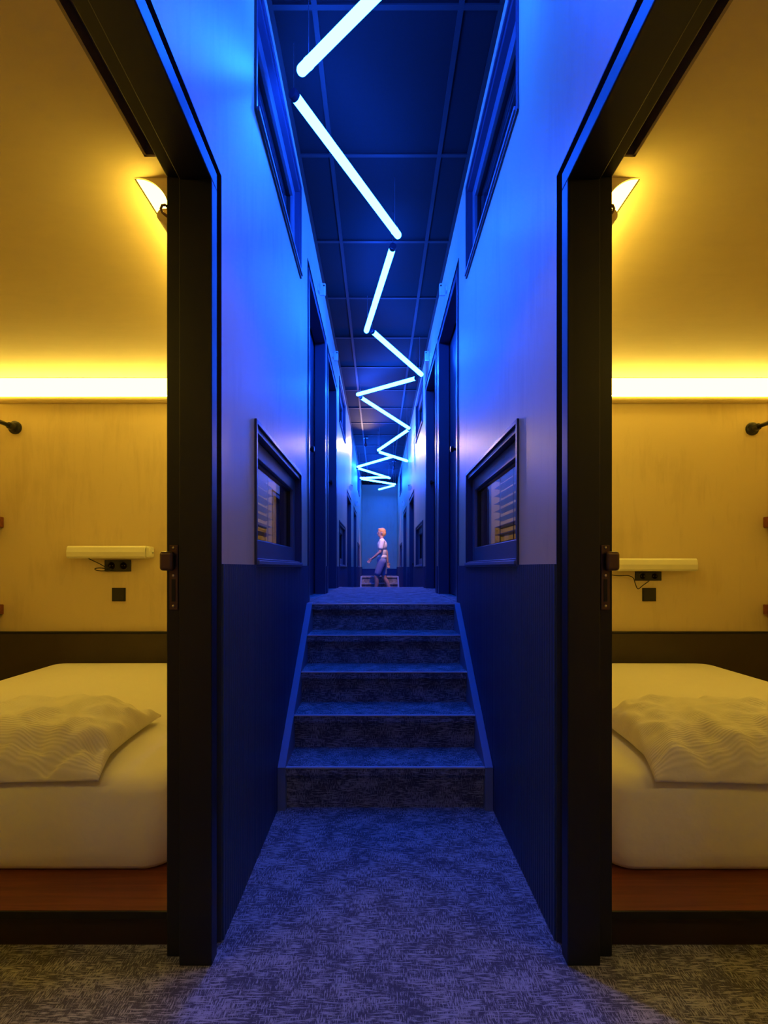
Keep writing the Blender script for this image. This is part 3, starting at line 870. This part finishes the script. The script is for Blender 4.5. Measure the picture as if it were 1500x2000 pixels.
spotlight(-0.24, 10.0, (0.02, -1, -0.40), SPOT_W, SPOT_COL, 86, 'small spotlight on the far corridor ceiling left of the steep short tube')
spotlight(0.36, 12.2, (-0.27, 1.27, -1.65), 210.0, PERSON_COL, 40, 'small spotlight on the ceiling right above the approach to the far stairs')  # lamp added to brighten the person without lighting the end wall

# neutral downlight, added out of view to lift the near corridor
dl = thing('ceiling_downlight', 'round recessed downlight in the ceiling behind the camera', 'light', (XC, -0.9, CEIL))
obj('trim_ring', MB().lathe((XC, -0.9, CEIL), (0, 0, -1), [(0, 0.065), (0.006, 0.065), (0.008, 0.052), (0.001, 0.050)], 28), M['white'], dl)
obj('lens', MB().lathe((XC, -0.9, CEIL - 0.0015), (0, 0, -1), [(0, 0.049), (0.0015, 0.049)], 28), M['lens'], dl)
ld = bpy.data.lights.new('downlight_bulb', 'SPOT'); ld.energy = FILL_W; ld.color = FILL_COL
ld.spot_size = math.radians(110); ld.spot_blend = 0.8; ld.shadow_soft_size = 0.05
lo = bpy.data.objects.new('downlight_bulb', ld); COL.objects.link(lo); lo.parent = dl; lo.location = (0, 0, -0.02)
lo.rotation_euler = (0, 0, 0)

# room plates over the doors
def plate(side, y, z, label):
    root = thing('door_plate', label, 'sign', (sx(side, 0), y, z), 'small plates over the doors')
    m = MB().box(sx(side, 0), sx(side, -0.012), y - 0.03, y + 0.03, z - 0.02, z + 0.02)
    obj('bracket', m, M['white'], root, bevel=0.003)
    m = MB().box(sx(side, -0.012), sx(side, -0.060), y - 0.010, y + 0.010, z - 0.05, z + 0.05)
    pl = obj('plate', m, M['white'], root, bevel=0.008, segs=3)
    obj('eyelet', MB().lathe((sx(side, -0.048), y - 0.010, z + 0.028), (0, -1, 0), [(0, 0.007), (0.002, 0.007)], 12), M['plastic'], pl)
for k in range(1, 5):
    a, b, zb = DOORS[k]
    for s in (-1, 1):
        plate(s, (a + b) / 2 + 0.0, zb + 2.45, ['', 'pale plate above the door at the top of the front stairs, %s wall',
              'pale plate above the second landing door, %s wall', 'pale plate above the first door past the landing, %s wall',
              'pale plate above the door closest to the far stairs, %s wall'][k] % SIDE[s])

# ------------------------------------------------------------------ the person on the far stairs
def person(x, y, z):
    root = thing('person', 'person in cream t-shirt and shorts walking left on the far stairs', 'person', (x, y, z))
    T = lambda p: (x + p[0], y + p[1], z + p[2])
    b = MB(); C = lambda p, q, r0, r1: b.capsule(T(p), T(q), r0, r1)
    b.ell(T((0.0, 0, 0.97)), (0.105, 0.155, 0.12)); b.ell(T((0.0, 0, 1.12)), (0.095, 0.135, 0.17)); b.ell(T((0.005, 0, 1.32)), (0.11, 0.165, 0.17))
    C((0, -0.13, 1.42), (0, 0.13, 1.42), 0.065, 0.065)
    C((0.005, 0, 1.42), (-0.015, 0, 1.53), 0.056, 0.052)
    b.ell(T((-0.015, 0, 1.645)), (0.092, 0.074, 0.105)); b.ell(T((-0.045, 0, 1.585)), (0.058, 0.056, 0.062))
    b.capsule(T((-0.100, 0, 1.645)), T((-0.118, 0, 1.622)), 0.010, 0.015)
    for sy in (-1, 1): b.ell(T((0.0, sy * 0.076, 1.635)), (0.022, 0.010, 0.030))
    # arms: the near one swings forward, the other back
    for sy, el, wr in ((-1, (-0.05, -0.235, 1.14), (-0.24, -0.22, 0.98)), (1, (0.12, 0.235, 1.15), (0.15, 0.25, 0.90))):
        C((0, sy * 0.19, 1.41), el, 0.048, 0.038); C(el, wr, 0.038, 0.026)
        e = Vector(el); w = Vector(wr); d = (w - e).normalized()
        side_v = Vector((0, 0, 1)).cross(d).normalized(); up = d.cross(side_v)
        palm = w + d * 0.055
        for t in (-0.026, -0.009, 0.009, 0.026): C(tuple(w + d * 0.01), tuple(w + d * 0.085 + up * t), 0.014, 0.0125)
        for t, ln in ((-0.030, 0.055), (-0.010, 0.070), (0.010, 0.075), (0.030, 0.068)):
            k0 = w + d * 0.088 + up * t; k1 = k0 + d * ln * 0.5 + side_v * sy * -0.008; k2 = k1 + d * ln * 0.45 + side_v * sy * -0.018
            C(tuple(k0), tuple(k1), 0.0095, 0.0088); C(tuple(k1), tuple(k2), 0.0088, 0.0078)
        th0 = w + d * 0.03 + up * 0.026; th1 = th0 + d * 0.03 + up * 0.030; th2 = th1 + d * 0.032 + up * 0.008
        C(tuple(th0), tuple(th1), 0.013, 0.0105); C(tuple(th1), tuple(th2), 0.0105, 0.009)
    for sy, kn, an in ((-1, (-0.14, -0.085, 0.51), (-0.17, -0.085, 0.09)), (1, (0.06, 0.085, 0.50), (0.23, 0.085, 0.12))):
        C((0, sy * 0.085, 0.92), kn, 0.088, 0.056)
        kv, av = Vector(kn), Vector(an); mid = kv.lerp(av, 0.32) + Vector((0.018, 0, 0))
        C(kn, tuple(mid), 0.054, 0.054); C(tuple(mid), an, 0.054, 0.036)
    o = obj('body', b, M['skin'], root, smooth=True)
    md = o.modifiers.new('weld', 'REMESH'); md.mode = 'VOXEL'; md.voxel_size = 0.006; md.use_smooth_shade = True
    sm = o.modifiers.new('smooth', 'SMOOTH'); sm.factor = 0.5; sm.iterations = 3
    def cloth(name, mb, mat, par=root, v=0.008, lab=None):
        q = obj(name, mb, mat, par, smooth=True, label=lab)
        r = q.modifiers.new('weld', 'REMESH'); r.mode = 'VOXEL'; r.voxel_size = v; r.use_smooth_shade = True
        f = q.modifiers.new('smooth', 'SMOOTH'); f.factor = 0.5; f.iterations = 4
        return q
    m = MB()
    m.ell(T((0.005, 0, 1.02)), (0.125, 0.170, 0.10)); m.ell(T((0.005, 0, 1.14)), (0.118, 0.158, 0.17)); m.ell(T((0.008, 0, 1.31)), (0.130, 0.185, 0.165))
    m.capsule(T((0.004, -0.13, 1.415)), T((0.004, 0.13, 1.415)), 0.078, 0.078)
    m.capsule(T((0, -0.185, 1.40)), T((-0.028, -0.220, 1.25)), 0.068, 0.066); m.capsule(T((0, 0.185, 1.40)), T((0.065, 0.220, 1.26)), 0.068, 0.066)
    cloth('t_shirt', m, M['shirt'], lab='cream short-sleeved t-shirt')
    m = MB()
    m.ell(T((0.0, 0, 0.94)), (0.128, 0.172, 0.11))
    m.capsule(T((0, -0.09, 0.90)), T((-0.10, -0.09, 0.62)), 0.112, 0.090); m.capsule(T((0, 0.09, 0.90)), T((0.045, 0.09, 0.62)), 0.112, 0.090)
    cloth('shorts', m, M['shorts'], lab='blue grey shorts')
    m = MB()
    m.ell(T((0.006, 0, 1.672)), (0.098, 0.084, 0.092)); m.ell(T((0.045, 0, 1.625)), (0.062, 0.078, 0.085)); m.ell(T((-0.045, 0, 1.722)), (0.058, 0.066, 0.034))
    cloth('hair', m, M['hair'], lab='sandy blond hair')
    for sy in (-1, 1):
        obj('eye', MB().ell(T((-0.094, sy * 0.032, 1.652)), (0.008, 0.012, 0.007), 10, 6), M['eye'], root, smooth=True)
    obj('mouth', MB().ell(T((-0.100, 0, 1.592)), (0.008, 0.022, 0.006), 12, 6), M['lip'], root, smooth=True)
    for sy, a, toe in ((-1, (-0.17, -0.085, 0.0), (-0.33, -0.09, 0.022)), (1, (0.23, 0.085, 0.02), (0.07, 0.09, 0.022))):
        m = MB()
        m.capsule(T((a[0] + 0.02, a[1], 0.042 + a[2] * 1.8)), T((toe[0] + 0.06, toe[1], 0.042)), 0.041, 0.042)
        m.capsule(T((toe[0] + 0.06, toe[1], 0.038)), T((toe[0] + 0.02, toe[1], 0.034)), 0.042, 0.033)
        m.capsule(T((a[0], a[1], 0.06 + a[2])), T((a[0], a[1], 0.095 + a[2])), 0.046, 0.044)
        cloth('shoe', m, M['shoe'])
person(0.09, 13.475, 0.376)
